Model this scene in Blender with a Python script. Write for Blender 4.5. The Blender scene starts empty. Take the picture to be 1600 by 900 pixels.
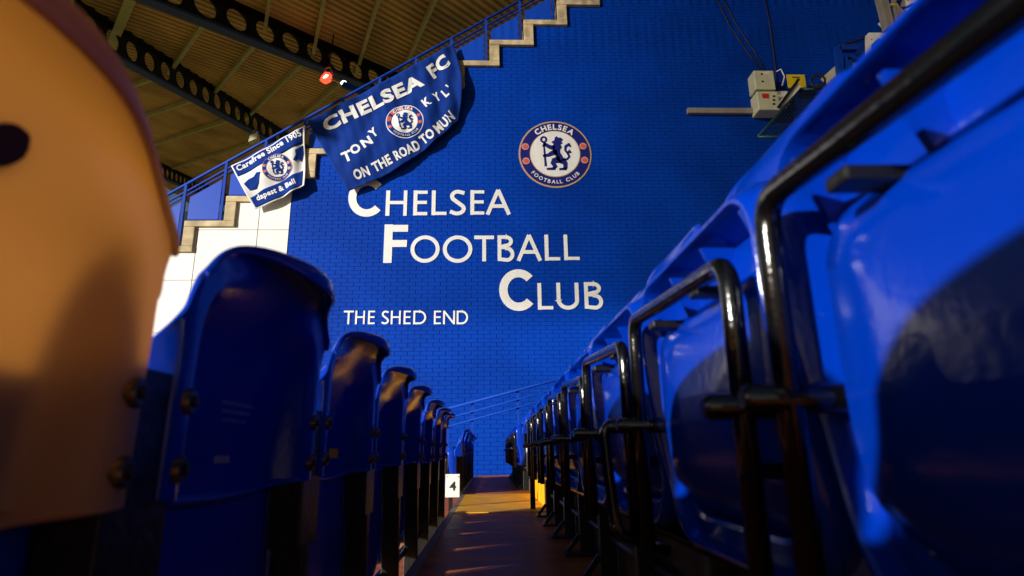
import bpy, math, random
from math import sin, cos, tan, atan, atan2, radians, pi, sqrt
from mathutils import Vector, Matrix

# ------------------------------------------------------------------ camera, sky, sun, exposure
F = 960.0                       # focal length in photograph pixels (1600 wide)
PITCH = atan(257.0 / F)
YAW = radians(2.1)
ROLL = radians(0.8)
S = bpy.context.scene
COL = S.collection
cam_d = bpy.data.cameras.new('camera')
cam = bpy.data.objects.new('camera', cam_d)
COL.objects.link(cam)
CAM_R = Matrix.Rotation(-YAW, 3, 'Z') @ Matrix.Rotation(pi / 2 + PITCH, 3, 'X') @ Matrix.Rotation(-ROLL, 3, 'Z')
cam.matrix_world = CAM_R.to_4x4()
cam_d.sensor_width = 36.0
cam_d.lens = 36.0 * F / 1600.0
cam_d.clip_start = 0.02
cam_d.clip_end = 2000
cam_d.dof.use_dof = True
cam_d.dof.focus_distance = 9.0
cam_d.dof.aperture_fstop = 5.0
S.camera = cam

SUN_EL = radians(11.0)
SUN_AZ = radians(37.5)           # travels along +X, turned a little towards the end wall (+Y)
SUN_POWER = 5.0
SKY = 0.05
w = bpy.data.worlds.new('World')
S.world = w
w.use_nodes = True
nt = w.node_tree
bg = nt.nodes['Background']
sky = nt.nodes.new('ShaderNodeTexSky')
sky.sky_type = 'NISHITA'
sky.sun_disc = False
sky.sun_elevation = SUN_EL
sky.sun_rotation = radians(270) - SUN_AZ
nt.links.new(sky.outputs[0], bg.inputs[0])
bg.inputs[1].default_value = SKY
sd = bpy.data.lights.new('sun', 'SUN')
sd.energy = SUN_POWER
sd.angle = radians(0.9)
sd.color = (1.0, 0.95, 0.88)
so = bpy.data.objects.new('sun', sd)
COL.objects.link(so)
sun_dir = Vector((cos(SUN_EL) * cos(SUN_AZ), cos(SUN_EL) * sin(SUN_AZ), -sin(SUN_EL)))
so.rotation_euler = sun_dir.to_track_quat('-Z', 'Y').to_euler()
so.location = (-20, -3, 6)
S.view_settings.view_transform = 'Standard'
S.view_settings.look = 'None'
S.view_settings.exposure = 0.4
S.view_settings.gamma = 1.0
S.view_settings.use_curve_mapping = False

# ------------------------------------------------------------------ helpers
rnd = random.Random(7)
WALL_Y = 11.8
FLOOR = -0.40
RISE = 0.22
TREAD = 0.70
KERB_X = -0.29


def ray(px, py):
    return CAM_R @ Vector(((px - 800) / F, (450 - py) / F, -1.0))


def at_y(px, py, Y):
    d = ray(px, py)
    return d * (Y / d.y)


def wall(px, py, off=0.0):
    p = at_y(px, py, WALL_Y - off)
    return p.x, p.z


class MB:
    def __init__(s):
        s.v = []
        s.f = []

    def add(s, vs, fs):
        o = len(s.v)
        s.v += [tuple(v) for v in vs]
        s.f += [tuple(i + o for i in f) for f in fs]
        return s

    def box(s, x0, x1, y0, y1, z0, z1):
        vs = [(x0, y0, z0), (x1, y0, z0), (x1, y1, z0), (x0, y1, z0), (x0, y0, z1), (x1, y0, z1), (x1, y1, z1), (x0, y1, z1)]
        return s.add(vs, [(0, 3, 2, 1), (4, 5, 6, 7), (0, 1, 5, 4), (1, 2, 6, 5), (2, 3, 7, 6), (3, 0, 4, 7)])

    def bar(s, a, b, wd, ht, up=(0, 0, 1)):
        a = Vector(a); b = Vector(b)
        d = (b - a).normalized()
        u = Vector(up)
        r = d.cross(u).normalized()
        u = r.cross(d).normalized()
        vs = []
        for p in (a, b):
            for q, t in ((-1, -1), (1, -1), (1, 1), (-1, 1)):
                vs.append(p + r * (q * wd / 2) + u * (t * ht / 2))
        return s.add(vs, [(3, 2, 1, 0), (4, 5, 6, 7), (0, 1, 5, 4), (1, 2, 6, 5), (2, 3, 7, 6), (3, 0, 4, 7)])

    def tube(s, pts, r, n=10, caps=True):
        pts = [Vector(p) for p in pts]
        rings = []
        prev = None
        for i, p in enumerate(pts):
            if i == 0: d = pts[1] - pts[0]
            elif i == len(pts) - 1: d = pts[-1] - pts[-2]
            else: d = (pts[i + 1] - pts[i]).normalized() + (pts[i] - pts[i - 1]).normalized()
            d.normalize()
            if prev is None:
                prev = Vector((0, 0, 1)) if abs(d.z) < 0.9 else Vector((1, 0, 0))
            a = (prev - d * prev.dot(d)).normalized()
            prev = a
            b = d.cross(a)
            rr = r[i] if isinstance(r, (list, tuple)) else r
            rings.append([p + a * (rr * cos(2 * pi * k / n)) + b * (rr * sin(2 * pi * k / n)) for k in range(n)])
        vs = [v for q in rings for v in q]
        fs = []
        for i in range(len(rings) - 1):
            for k in range(n):
                k2 = (k + 1) % n
                fs.append((i * n + k, i * n + k2, (i + 1) * n + k2, (i + 1) * n + k))
        if caps:
            fs.append(tuple(reversed(range(n))))
            fs.append(tuple(range((len(rings) - 1) * n, len(rings) * n)))
        return s.add(vs, fs)

    def prism(s, poly, fn0, fn1):
        """poly: 2D outline; fn0/fn1 map (x, y) to the front and the back point."""
        n = len(poly)
        vs = [fn0(*p) for p in poly] + [fn1(*p) for p in poly]
        fs = [tuple(range(n)), tuple(reversed(range(n, 2 * n)))]
        for i in range(n):
            j = (i + 1) % n
            fs.append((i, i + n, j + n, j))
        return s.add(vs, fs)

    def build(s, name, mat, parent=None, smooth=False, auto=None):
        me = bpy.data.meshes.new(name)
        me.from_pydata(s.v, [], s.f)
        me.update()
        if smooth or auto is not None:
            me.polygons.foreach_set('use_smooth', [True] * len(me.polygons))
            if auto is not None:
                me.set_sharp_from_angle(angle=radians(auto))
        return link(name, me, mat, parent)


def link(name, me, mat, parent=None):
    o = bpy.data.objects.new(name, me)
    COL.objects.link(o)
    if mat is not None and len(me.materials) == 0:
        me.materials.append(mat)
    if parent is not None:
        o.parent = parent
    return o


def tag(o, label=None, cat=None, group=None, kind=None):
    if label: o['label'] = label
    if cat: o['category'] = cat
    if group: o['group'] = group
    if kind: o['kind'] = kind
    return o


def thing(name, label, cat, loc=(0, 0, 0), group=None):
    o = bpy.data.objects.new(name, None)
    COL.objects.link(o)
    o.location = loc
    o.empty_display_size = 0.1
    return tag(o, label, cat, group)


def copy_tree(o, parent=None):
    c = o.copy()
    COL.objects.link(c)
    c.parent = parent
    for ch in list(o.children):
        copy_tree(ch, c)
    return c


def bevel(o, wdt, seg=2):
    m = o.modifiers.new('bevel', 'BEVEL')
    m.width = wdt
    m.segments = seg
    m.limit_method = 'ANGLE'
    m.angle_limit = radians(40)
    return o


def sm(a, b, x):
    t = max(0.0, min(1.0, (x - a) / (b - a)))
    return t * t * (3 - 2 * t)


def lerp_path(pts, t):
    """Catmull-Rom through pts, t in 0..1"""
    n = len(pts) - 1
    x = t * n
    i = min(n - 1, int(x))
    f = x - i
    p = [Vector(pts[max(0, min(n, i + k))]) for k in (-1, 0, 1, 2)]
    return 0.5 * ((2 * p[1]) + (p[2] - p[0]) * f + (2 * p[0] - 5 * p[1] + 4 * p[2] - p[3]) * f * f + (3 * p[1] - p[0] - 3 * p[2] + p[3]) * f ** 3)


# ------------------------------------------------------------------ materials
def mat(name, col, rough=0.5, metal=0.0, var=0.0, vscale=8.0, bump=0.0, bscale=60.0, stretch=(1, 1, 1), coat=0.0, spec=0.5,
        world=False, scuff=None, col2=None, transl=None, emit=None, estr=0.0, rvar=0.0):
    m = bpy.data.materials.new(name)
    m.use_nodes = True
    t = m.node_tree
    b = t.nodes['Principled BSDF']
    b.inputs['Base Color'].default_value = (*col, 1)
    b.inputs['Roughness'].default_value = rough
    b.inputs['Metallic'].default_value = metal
    b.inputs['Coat Weight'].default_value = coat
    b.inputs['Specular IOR Level'].default_value = spec
    tc = t.nodes.new('ShaderNodeTexCoord')
    mp = t.nodes.new('ShaderNodeMapping')
    mp.inputs['Scale'].default_value = stretch
    if world:
        ge = t.nodes.new('ShaderNodeNewGeometry')
        t.links.new(ge.outputs['Position'], mp.inputs[0])
    else:
        t.links.new(tc.outputs['Object'], mp.inputs[0])
    if var > 0:
        n = t.nodes.new('ShaderNodeTexNoise')
        n.inputs['Scale'].default_value = vscale
        n.inputs['Detail'].default_value = 6
        t.links.new(mp.outputs[0], n.inputs['Vector'])
        cr = t.nodes.new('ShaderNodeValToRGB')
        cr.color_ramp.elements[0].position = 0.3
        cr.color_ramp.elements[1].position = 0.7
        c2 = col2 or tuple(c * (1 - var) for c in col)
        cr.color_ramp.elements[0].color = (*c2, 1)
        cr.color_ramp.elements[1].color = (*(min(1, c * (1 + var * 0.3)) for c in col), 1)
        t.links.new(n.outputs[0], cr.inputs[0])
        t.links.new(cr.outputs[0], b.inputs['Base Color'])
        if rvar > 0:
            mr = t.nodes.new('ShaderNodeMapRange')
            mr.inputs['To Min'].default_value = max(0, rough - rvar)
            mr.inputs['To Max'].default_value = rough + rvar
            t.links.new(n.outputs[0], mr.inputs[0])
            t.links.new(mr.outputs[0], b.inputs['Roughness'])
    if scuff:
        # thin pale scratches and dust specks
        m2 = t.nodes.new('ShaderNodeMapping')
        m2.inputs['Scale'].default_value = (40, 9, 70)
        m2.inputs['Rotation'].default_value = (0.5, 0.2, 0.3)
        t.links.new(tc.outputs['Object'], m2.inputs[0])
        n3 = t.nodes.new('ShaderNodeTexNoise')
        n3.inputs['Scale'].default_value = 1.0
        n3.inputs['Detail'].default_value = 9
        n3.inputs['Roughness'].default_value = 0.75
        t.links.new(m2.outputs[0], n3.inputs['Vector'])
        r3 = t.nodes.new('ShaderNodeMapRange')
        r3.inputs['From Min'].default_value = 0.62
        r3.inputs['From Max'].default_value = 0.80
        r3.inputs['To Max'].default_value = 0.55
        t.links.new(n3.outputs[0], r3.inputs[0])
        mc = t.nodes.new('ShaderNodeMix')
        mc.data_type = 'RGBA'
        t.links.new(r3.outputs[0], mc.inputs[0])
        src = b.inputs['Base Color'].links[0].from_socket if b.inputs['Base Color'].links else None
        if src: t.links.new(src, mc.inputs[6])
        else: mc.inputs[6].default_value = (*col, 1)
        mc.inputs[7].default_value = (*scuff, 1)
        t.links.new(mc.outputs[2], b.inputs['Base Color'])
    if bump > 0:
        n2 = t.nodes.new('ShaderNodeTexNoise')
        n2.inputs['Scale'].default_value = bscale
        n2.inputs['Detail'].default_value = 4
        t.links.new(mp.outputs[0], n2.inputs['Vector'])
        bp = t.nodes.new('ShaderNodeBump')
        bp.inputs['Strength'].default_value = bump
        bp.inputs['Distance'].default_value = 0.01
        t.links.new(n2.outputs[0], bp.inputs['Height'])
        t.links.new(bp.outputs[0], b.inputs['Normal'])
    if transl:
        tr = t.nodes.new('ShaderNodeBsdfTranslucent')
        tr.inputs[0].default_value = (*transl, 1)
        mx = t.nodes.new('ShaderNodeMixShader')
        mx.inputs[0].default_value = 0.5
        t.links.new(b.outputs[0], mx.inputs[1])
        t.links.new(tr.outputs[0], mx.inputs[2])
        t.links.new(mx.outputs[0], t.nodes['Material Output'].inputs[0])
    if emit:
        b.inputs['Emission Color'].default_value = (*emit, 1)
        b.inputs['Emission Strength'].default_value = estr
    return m


M = {}
M['plastic'] = mat('blue_plastic', (0.000, 0.030, 0.38), 0.15, spec=0.36, var=0.12, vscale=5, bump=0.05, bscale=90, rvar=0.10, scuff=(.06, .11, .34))
M['amber'] = mat('amber_plastic', (0.58, 0.39, 0.20), 0.36, var=0.15, scuff=(.30, .20, .12), vscale=5, bump=0.05, bscale=120, transl=(0.78, 0.49, 0.19))
M['black'] = mat('black_paint', (0.003, 0.003, 0.0035), 0.16, scuff=(.07, .04, .025), var=0.3, vscale=20, bump=0.14, bscale=45, coat=0.4)
M['black_flat'] = mat('black_steel', (0.004, 0.004, 0.0045), 0.42, var=0.3, vscale=15, bump=0.2, bscale=80)
M['steel'] = mat('zinc_steel', (0.15, 0.12, 0.09), 0.38, 0.9, var=0.3, vscale=60)
M['dark_metal'] = mat('dark_bolt', (0.05, 0.035, 0.02), 0.4, 0.7)
M['hole'] = mat('hole_shade', (0.045, 0.028, 0.026), 0.9)  # dark tone for the shade inside the seat hole
M['brick'] = mat('blue_painted_brick', (0.000, 0.045, 0.41), 0.5, spec=0.10, var=0.22, vscale=0.9, bump=0.25, bscale=40, world=True)
M['mortar'] = mat('blue_painted_mortar', (0.000, 0.041, 0.37), 0.7, spec=0.12, var=0.2, vscale=3)
M['white_panel'] = mat('white_cladding', (0.80, 0.79, 0.74), 0.5, var=0.07, vscale=1.5)
M['white_paint'] = mat('white_lettering', (0.82, 0.82, 0.80), 0.5, var=0.05, vscale=3)
M['concrete'] = mat('weathered_concrete', (0.60, 0.48, 0.28), 0.85, var=0.45, vscale=4, bump=0.4, bscale=30)
M['blue_steel'] = mat('blue_painted_steel', (0.001, 0.045, 0.38), 0.6, spec=0.2, var=0.1, vscale=5)
M['floor'] = mat('brown_wet_concrete', (0.62, 0.18, 0.045), 0.45, spec=0.02, var=0.55, vscale=3.2, bump=0.25, bscale=25, stretch=(0.6, 2.2, 1), rvar=0.12)
M['nosing'] = mat('grey_concrete_nosing', (0.20, 0.15, 0.11), 0.7, var=0.4, vscale=8, bump=0.3, bscale=60)
M['riser'] = mat('brown_concrete_riser', (0.12, 0.075, 0.045), 0.7, var=0.5, vscale=5, bump=0.3, bscale=30, stretch=(1, 3, 0.6))
M['yellow'] = mat('yellow_floor_paint', (0.85, 0.42, 0.012), 0.5, spec=0.05, var=0.25, vscale=5, bump=0.2, bscale=50)
M['grass'] = mat('grass', (0.32, 0.27, 0.09), 0.9, var=0.3, vscale=0.4)
M['deck'] = mat('brown_roof_deck', (0.66, 0.41, 0.13), 0.7, var=0.5, vscale=0.6, stretch=(1, 0.25, 1))
M['purlin'] = mat('olive_purlin', (0.42, 0.38, 0.14), 0.6, var=0.2, vscale=2)
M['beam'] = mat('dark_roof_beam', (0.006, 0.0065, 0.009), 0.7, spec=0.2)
M['cream'] = mat('cream_casing', (0.62, 0.62, 0.42), 0.5, var=0.1, vscale=5)
M['grey'] = mat('grey_steel', (0.33, 0.30, 0.26), 0.5, 0.2, var=0.2, vscale=5)
M['red'] = mat('red_plastic', (0.55, 0.03, 0.02), 0.4)
M['sign_yellow'] = mat('yellow_sign', (0.75, 0.55, 0.02), 0.5)
M['teal'] = mat('teal_painted_steel', (0.006, 0.06, 0.065), 0.4)
M['wire'] = mat('dark_wire', (0.008, 0.018, 0.022), 0.5)
M['cable'] = mat('dark_cable', (0.02, 0.015, 0.02), 0.6)
M['navy_cloth'] = mat('navy_cloth', (0.004, 0.032, 0.24), 0.85, spec=0.12, var=0.2, vscale=3, bump=0.2, bscale=60)
M['white_cloth'] = mat('white_cloth', (0.78, 0.78, 0.76), 0.9, var=0.06, vscale=3)
M['navy'] = mat('navy_enamel', (0.004, 0.010, 0.17), 0.45)
M['gold'] = mat('gold_enamel', (0.55, 0.33, 0.16), 0.45)
M['crest_red'] = mat('crest_red', (0.62, 0.10, 0.09), 0.5)
M['crest_pink'] = mat('crest_pink', (0.62, 0.26, 0.22), 0.5)
M['white_sign'] = mat('white_sign', (0.80, 0.79, 0.75), 0.5, var=0.05, vscale=20)
M['print_black'] = mat('black_print', (0.01, 0.01, 0.012), 0.6)
M['pale_print'] = mat('pale_blue_print', (0.09, 0.13, 0.35), 0.6)
M['sticker'] = mat('worn_sticker', (0.35, 0.30, 0.30), 0.6, var=0.5, vscale=60)
M['lamp_red'] = mat('red_lamp_glow', (0.8, 0.1, 0.05), 0.4, emit=(1.0, 0.03, 0.012), estr=4.0)
M['lamp_white'] = mat('white_lamp_glow', (0.9, 0.9, 0.9), 0.4, emit=(1.0, 0.95, 0.9), estr=3.0)
M['hoarding'] = mat('pale_blue_board', (0.10, 0.33, 0.75), 0.5)


def perforated(name, col, scale):
    m = mat(name, col, 0.4)
    t = m.node_tree
    b = t.nodes['Principled BSDF']
    tc = t.nodes.new('ShaderNodeTexCoord')
    v = t.nodes.new('ShaderNodeTexVoronoi')
    v.inputs['Scale'].default_value = scale
    v.inputs['Randomness'].default_value = 0.0
    t.links.new(tc.outputs['Object'], v.inputs['Vector'])
    r = t.nodes.new('ShaderNodeValToRGB')
    r.color_ramp.elements[0].position = 0.28
    r.color_ramp.elements[1].position = 0.34
    r.color_ramp.elements[0].color = (col[0] * .3, col[1] * .3, col[2] * .3, 1)
    r.color_ramp.elements[1].color = (*col, 1)
    t.links.new(v.outputs['Distance'], r.inputs[0])
    t.links.new(r.outputs[0], b.inputs['Base Color'])
    return m


M['perf'] = perforated('blue_perforated_sheet', (0.002, 0.055, 0.46), 22)

# ------------------------------------------------------------------ setting: ground, terraces
g = MB()
g.box(-500, 500, -500, 500, -3.4, -3.2)
tag(g.build('ground', M['grass']), kind='structure')

Y0, Y1 = -7.0, WALL_Y


def tread_z(k):
    return FLOOR + RISE * k


AISLE = (4.5, 6.4)
for k in range(-5, 18):
    x0 = KERB_X + TREAD * k
    m = MB()
    m.box(x0, x0 + TREAD, Y0, Y1, -3.2, tread_z(k))
    o = m.build('gangway' if k == 0 else 'terrace_step', M['floor'] if -2 < k < 1 else M['riser'])
    tag(o, kind='structure')
    if -2 < k < 3:
        n = MB().box(x0 - 0.004, x0 + 0.035, Y0, Y1, tread_z(k) - 0.03, tread_z(k) + 0.004)
        tag(n.build('kerb', M['nosing']), kind='structure')
        n = MB().box(x0 + 0.036, x0 + TREAD - 0.005, AISLE[0], AISLE[1], tread_z(k), tread_z(k) + 0.005)
        tag(n.build('painted_aisle', M['yellow']), kind='structure')
for k in (0, 1):
    x1 = KERB_X + TREAD * (k + 1)
    o = MB().box(x1 - 0.012, x1 - 0.005, AISLE[0] - .1, AISLE[1], tread_z(k) + 0.006, tread_z(k) + RISE - .035)
    tag(o.build('painted_riser', M['yellow']), kind='structure')

# ------------------------------------------------------------------ end wall with steps
P0 = wall(302, 395); P1 = wall(937, 10.7)
NST = 11
DX = (P1[0] - P0[0]) / NST
DZ = (P1[1] - P0[1]) / NST
step_x = lambda n: P0[0] + DX * n
step_z = lambda n: P0[1] + DZ * n
N_LO, N_HI = -5, 13
bx0 = wall(450, 380)[0]          # where white cladding meets blue brick
WALL_L = step_x(N_LO)
WALL_R = 12.4


def top_at(x):
    n = math.ceil((x - P0[0]) / DX - 1e-6)
    n = max(N_LO, min(N_HI, n))
    return step_z(n)


W = thing('end_wall', 'tall blue painted brick wall with white cladding at its left end', 'wall', (0, WALL_Y, 0))
poly = [(WALL_L, -3.2)]
for n in range(N_LO + 1, N_HI + 1):
    poly += [(step_x(n - 1), step_z(n)), (step_x(n), step_z(n))]
poly += [(WALL_R, step_z(N_HI)), (WALL_R, -3.2)]
core = MB()
for i in range(N_LO + 1, N_HI + 1):
    core.box(step_x(i - 1), step_x(i), 0.012, 0.35, -3.2, step_z(i))
core.box(step_x(N_HI), WALL_R, 0.012, 0.35, -3.2, step_z(N_HI))
core.build('wall_core', M['mortar'], W)

BW, BH = 0.245, 0.0815
bm = MB()


def brick_geo(b, x, z, w_, h_, d=0.0, ch=0.002):
    y0 = -d
    cz_ = 0.002
    vs = [(x + ch, y0, z + cz_), (x + w_ - ch, y0, z + cz_), (x + w_ - ch, y0, z + h_ - cz_), (x + ch, y0, z + h_ - cz_),
          (x, 0.012, z), (x + w_, 0.012, z), (x + w_, 0.012, z + h_), (x, 0.012, z + h_)]
    b.add(vs, [(0, 1, 2, 3), (4, 5, 1, 0), (5, 6, 2, 1), (6, 7, 3, 2), (7, 4, 0, 3)])


bcopy = MB()
brick_geo(bcopy, 0, 0, BW - 0.006, BH - 0.0015)
bmesh_one = bpy.data.meshes.new('brick')
bmesh_one.from_pydata(bcopy.v, [], bcopy.f)
bmesh_one.materials.append(M['brick'])
singles = 0
row = 0
z = -0.62
cx, cz = wall(500, 400)
cand = []
while z < step_z(N_HI) - BH:
    x = bx0 + (BW / 2 if row % 2 else 0.0)
    if row % 2:
        if z + BH <= top_at(bx0 + .03): brick_geo(bm, bx0, z, BW / 2 - 0.007, BH - 0.0015)
    while x < WALL_R - BW:
        if z + BH <= top_at(x + 0.02) and z + BH <= top_at(x + BW - 0.02):
            cand.append((abs(x - cx) + abs(z - cz), x, z))
        elif z + BH <= max(top_at(x), top_at(x + BW)):
            # cut brick under the step edge
            xs = next((step_x(n) for n in range(N_LO, N_HI) if x < step_x(n) < x + BW), None)
            if xs is not None and x + BW - xs > 0.03:
                brick_geo(bm, xs, z, x + BW - xs - 0.007, BH - 0.0015)
        x += BW
    row += 1
    z += BH
cand.sort()
for i, (d_, x, z) in enumerate(cand):
    if i < 300:
        o = link('brick', bmesh_one, None, W)
        o.location = (x, -rnd.uniform(0, 0.0018), z)
    else:
        brick_geo(bm, x, z, BW - 0.006, BH - 0.0015, rnd.uniform(0, 0.0018))
o = bm.build('brickwork', M['brick'], W)
o['kind'] = 'stuff'

# white cladding panels to the left of the brick
vx = wall(404, 350)[0]
hz = [wall(404, y)[1] for y in (281, 359, 437, 515)]
ph = hz[1] - hz[2]
zrows = [hz[1] + ph * i for i in range(-7, 5)]
pw = bx0 - vx
xcols = [bx0, vx] + [vx - pw * 1.9 * i for i in range(1, 6)]
for ri in range(len(zrows) - 1):
    for ci in range(len(xcols) - 1):
        xa, xb = xcols[ci + 1], xcols[ci]
        za, zb = zrows[ri], zrows[ri + 1]
        cuts = sorted([xa, xb] + [step_x(n) for n in range(N_LO, N_HI) if xa < step_x(n) < xb])
        tops = [top_at((cuts[i] + cuts[i + 1]) / 2) for i in range(len(cuts) - 1)]
        if max(tops) <= za + 0.03: continue
        b = MB()
        got = False
        for i in range(len(cuts) - 1):
            t_ = min(zb - 0.012, tops[i])
            if t_ <= za + 0.012: continue
            l = cuts[i] + (0.008 if i == 0 else 0)
            r = cuts[i + 1] - (0.008 if i == len(cuts) - 2 else 0)
            b.box(l, r, -0.012, 0.010, za, t_)
            got = True
        if got:
            b.build('panel', M['white_panel'], W)

# concrete steps along the top of the wall
ST = thing('staircase', 'weathered cream concrete stair edge stepping up along the top of the blue wall', 'staircase', (0, WALL_Y, 0))
for n in range(N_LO + 1, N_HI + 1):
    b = MB()
    b.box(step_x(n - 1) - 0.22, step_x(n), -0.07, 1.5, step_z(n), step_z(n) + 0.125)
    bevel(b.build('tread', M['concrete'], ST), 0.012)
    if n < N_HI:
        b = MB().box(step_x(n) - 0.22, step_x(n) - 0.002, -0.066, 1.5, step_z(n) + 0.125, step_z(n + 1))
        bevel(b.build('riser', M['concrete'], ST), 0.012)

# unseen stand roof and walls, added to keep sky light off the seat backs
SD = thing('light_screen', 'unseen roof, walls and ribs added to block sky and sun on the right', 'stand')
MB().box(5.0, 12.6, -7.2, WALL_Y + .3, 11.56, 11.7).build('sky_block_ceiling', M['deck'], SD)
MB().box(12.41, 12.6, -7.0, WALL_Y + .3, -3, 11.39).build('sky_block_back', M['riser'], SD)
MB().box(-.28, 12.4, -7.2, -7.01, -3, 11.39).build('sky_block_side', M['riser'], SD)

# unseen ribs added along the sun's bearing, denser rightward to darken the wall there
xs_ = -3.5
ca, sa = cos(SUN_AZ), sin(SUN_AZ)
while xs_ < 12.0:
    wd = .20 * .84 * sm(-5.0, 6.8, xs_)
    a_ = Vector((xs_, WALL_Y + .2, 11.5)); b_ = a_ - Vector((ca, sa, 0)) * 46
    if wd > .006:
        MB().bar(b_, a_, wd * sa, .06).build('shade_rib', M['beam'], SD)
    xs_ += .20

# railing on the steps
ra, rb = wall(281.5, 294.6), wall(817, 0)
rs = (rb[1] - ra[1]) / (rb[0] - ra[0])
rail_z = lambda x: ra[1] + rs * (x - ra[0])
RL = thing('stair_railing', 'blue steel railing with perforated infill panels climbing the concrete stair', 'railing', (0, WALL_Y, 0))
xl, xr = step_x(N_LO) , step_x(N_HI)
for dz, r_ in ((0, 0.03), (-0.17, 0.02), (-0.27, 0.016)):
    MB().tube([(xl, -0.02, rail_z(xl) + dz), (xr, -0.02, rail_z(xr) + dz)], r_, 10).build('rail', M['blue_steel'], RL, smooth=True)
for n in range(N_LO + 1, N_HI + 1):
    xp = step_x(n) - 0.30
    zt = step_z(n) + 0.125
    MB().box(xp - 0.025, xp + 0.025, -0.045, 0.005, zt, rail_z(xp) - 0.02).build('post', M['blue_steel'], RL)
    xa, xb = step_x(n - 1) - 0.19, xp - 0.05
    top = lambda x: rail_z(x) - 0.36
    MB().prism([(xa, zt + 0.04), (xb, zt + 0.04), (xb, top(xb)), (xa, top(xa))], lambda x, y: (x, -0.03, y), lambda x, y: (x, -0.018, y)).build('infill_panel', M['perf'], RL)
    MB().box(xa, xb, -0.036, -0.008, zt + 0.02, zt + 0.045).build('panel_frame', M['blue_steel'], RL)

# ------------------------------------------------------------------ stroke letters for the wall
def arc(cx, cy, rx, ry, a0, a1, n=18):
    return [(cx + rx * cos(radians(a0 + (a1 - a0) * i / n)), cy + ry * sin(radians(a0 + (a1 - a0) * i / n))) for i in range(n + 1)]


def glyph(ch, w_, s):
    """strokes in a box w_ wide, 1 high; s = stroke width"""
    h = s / 2
    k = {'H': [[(h, 0), (h, 1)], [(w_ - h, 0), (w_ - h, 1)], [(h, .52), (w_ - h, .52)]],
         'E': [[(h, 0), (h, 1)], [(h, 1 - h), (w_, 1 - h)], [(h, .52), (w_ * .96, .52)], [(h, h), (w_, h)]],
         'F': [[(h, 0), (h, 1)], [(h, 1 - h), (w_, 1 - h)], [(h, .50), (w_ * .97, .50)]],
         'L': [[(h, 0), (h, 1)], [(h, h), (w_, h)]],
         'T': [[(0, 1 - h), (w_, 1 - h)], [(w_ / 2, 0), (w_ / 2, 1 - h)]],
         'N': [[(h, 0), (h, 1)], [(w_ - h, 0), (w_ - h, 1)], [(h, 1 - h * .5), (w_ - h, h * .5)]],
         'A': [[(h * .9, 0), (w_ / 2, 1)], [(w_ - h * .9, 0), (w_ / 2, 1)], [(w_ * .22, .34), (w_ * .78, .34)]],
         'U': [[(h, 1), (h, .36)] + arc(w_ / 2, .36, w_ / 2 - h, .36 - h, 180, 360) + [(w_ - h, 1)]],
         'O': [arc(w_ / 2, .5, w_ / 2 - h, .52 - h, 90, 450, 40)],
         'C': [arc(w_ * .56, .5, w_ * .56 - h, .5 - h, 42, 318, 34)],
         'D': [[(h, 0), (h, 1)], [(h, 1 - h), (w_ * .45, 1 - h)] + arc(w_ * .45, .5, w_ * .55 - h, .5 - h, 90, -90) + [(h, h)]],
         'B': [[(h, 0), (h, 1)], [(h, 1 - h), (w_ * .5, 1 - h)] + arc(w_ * .5, .765, w_ * .42 - h, .235 - h, 90, -90) + [(h, .53 + 0)],
               [(h, .53), (w_ * .55, .53)] + arc(w_ * .55, .28 - h / 4, w_ * .45 - h, .28 - h * .75, 90, -90) + [(h, h)]],
         'S': [[(w_ * .93, .90 - h * .4)] + arc(w_ * .52, .745, w_ * .40 - h * .4, .255 - h, 65, 232, 14) + arc(w_ * .48, .255, w_ * .46 - h * .4, .26 - h, 52, -130, 16) + [(w_ * .05, .07 + h)]],
         }
    return k[ch]


def ribbon(mb, pts, s, fn0, fn1):
    pts = [Vector(p) for p in pts]
    closed = (pts[0] - pts[-1]).length < 1e-5
    if closed: pts = pts[:-1]
    n = len(pts)
    L, R = [], []
    for i, p in enumerate(pts):
        if closed:
            a = (p - pts[i - 1]).normalized(); b = (pts[(i + 1) % n] - p).normalized()
        else:
            a = (p - pts[i - 1]).normalized() if i > 0 else (pts[1] - p).normalized()
            b = (pts[i + 1] - p).normalized() if i < n - 1 else a
        t = (a + b)
        if t.length < 1e-6: t = a
        t.normalize()
        nn = Vector((-t.y, t.x))
        c = max(0.5, nn.dot(Vector((-a.y, a.x))))
        hw = (s[i] if isinstance(s, (list, tuple)) else s) / 2
        L.append(p + nn * hw / c); R.append(p - nn * hw / c)
    vs = [fn0(*q) for q in L] + [fn0(*q) for q in R] + [fn1(*q) for q in L] + [fn1(*q) for q in R]
    fs = []
    for i in range(n if closed else n - 1):
        j = (i + 1) % n
        fs += [(i, n + i, n + j, j), (2 * n + j, 3 * n + j, 3 * n + i, 2 * n + i), (2 * n + i, i, j, 2 * n + j), (n + i, 3 * n + i, 3 * n + j, n + j)]
    if not closed:
        fs += [(0, 2 * n, 3 * n, n), (n - 1, 2 * n - 1, 4 * n - 1, 3 * n - 1)]
    mb.add(vs, fs)


def letter(ch, x0, x1, y0, y1, s, parent):
    """one raised letter filling the photo box x0..x1, y0..y1 on the wall"""
    yc = (y0 + y1) / 2
    xa, xb = wall(x0, yc)[0], wall(x1, yc)[0]
    zt, zb = wall((x0 + x1) / 2, y0)[1], wall((x0 + x1) / 2, y1)[1]
    H = zt - zb
    mb = MB()
    for i, st in enumerate(glyph(ch, (xb - xa) / H, s)):
        e = 0.0006 * i
        ribbon(mb, st, s * (0.88 if i and ch in 'HEFL' else 1), lambda x, y: (xa + x * H, -0.013 - e, zb + y * H), lambda x, y: (xa + x * H, -0.004, zb + y * H))
    return mb.build('letter', M['white_paint'], parent)


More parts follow.
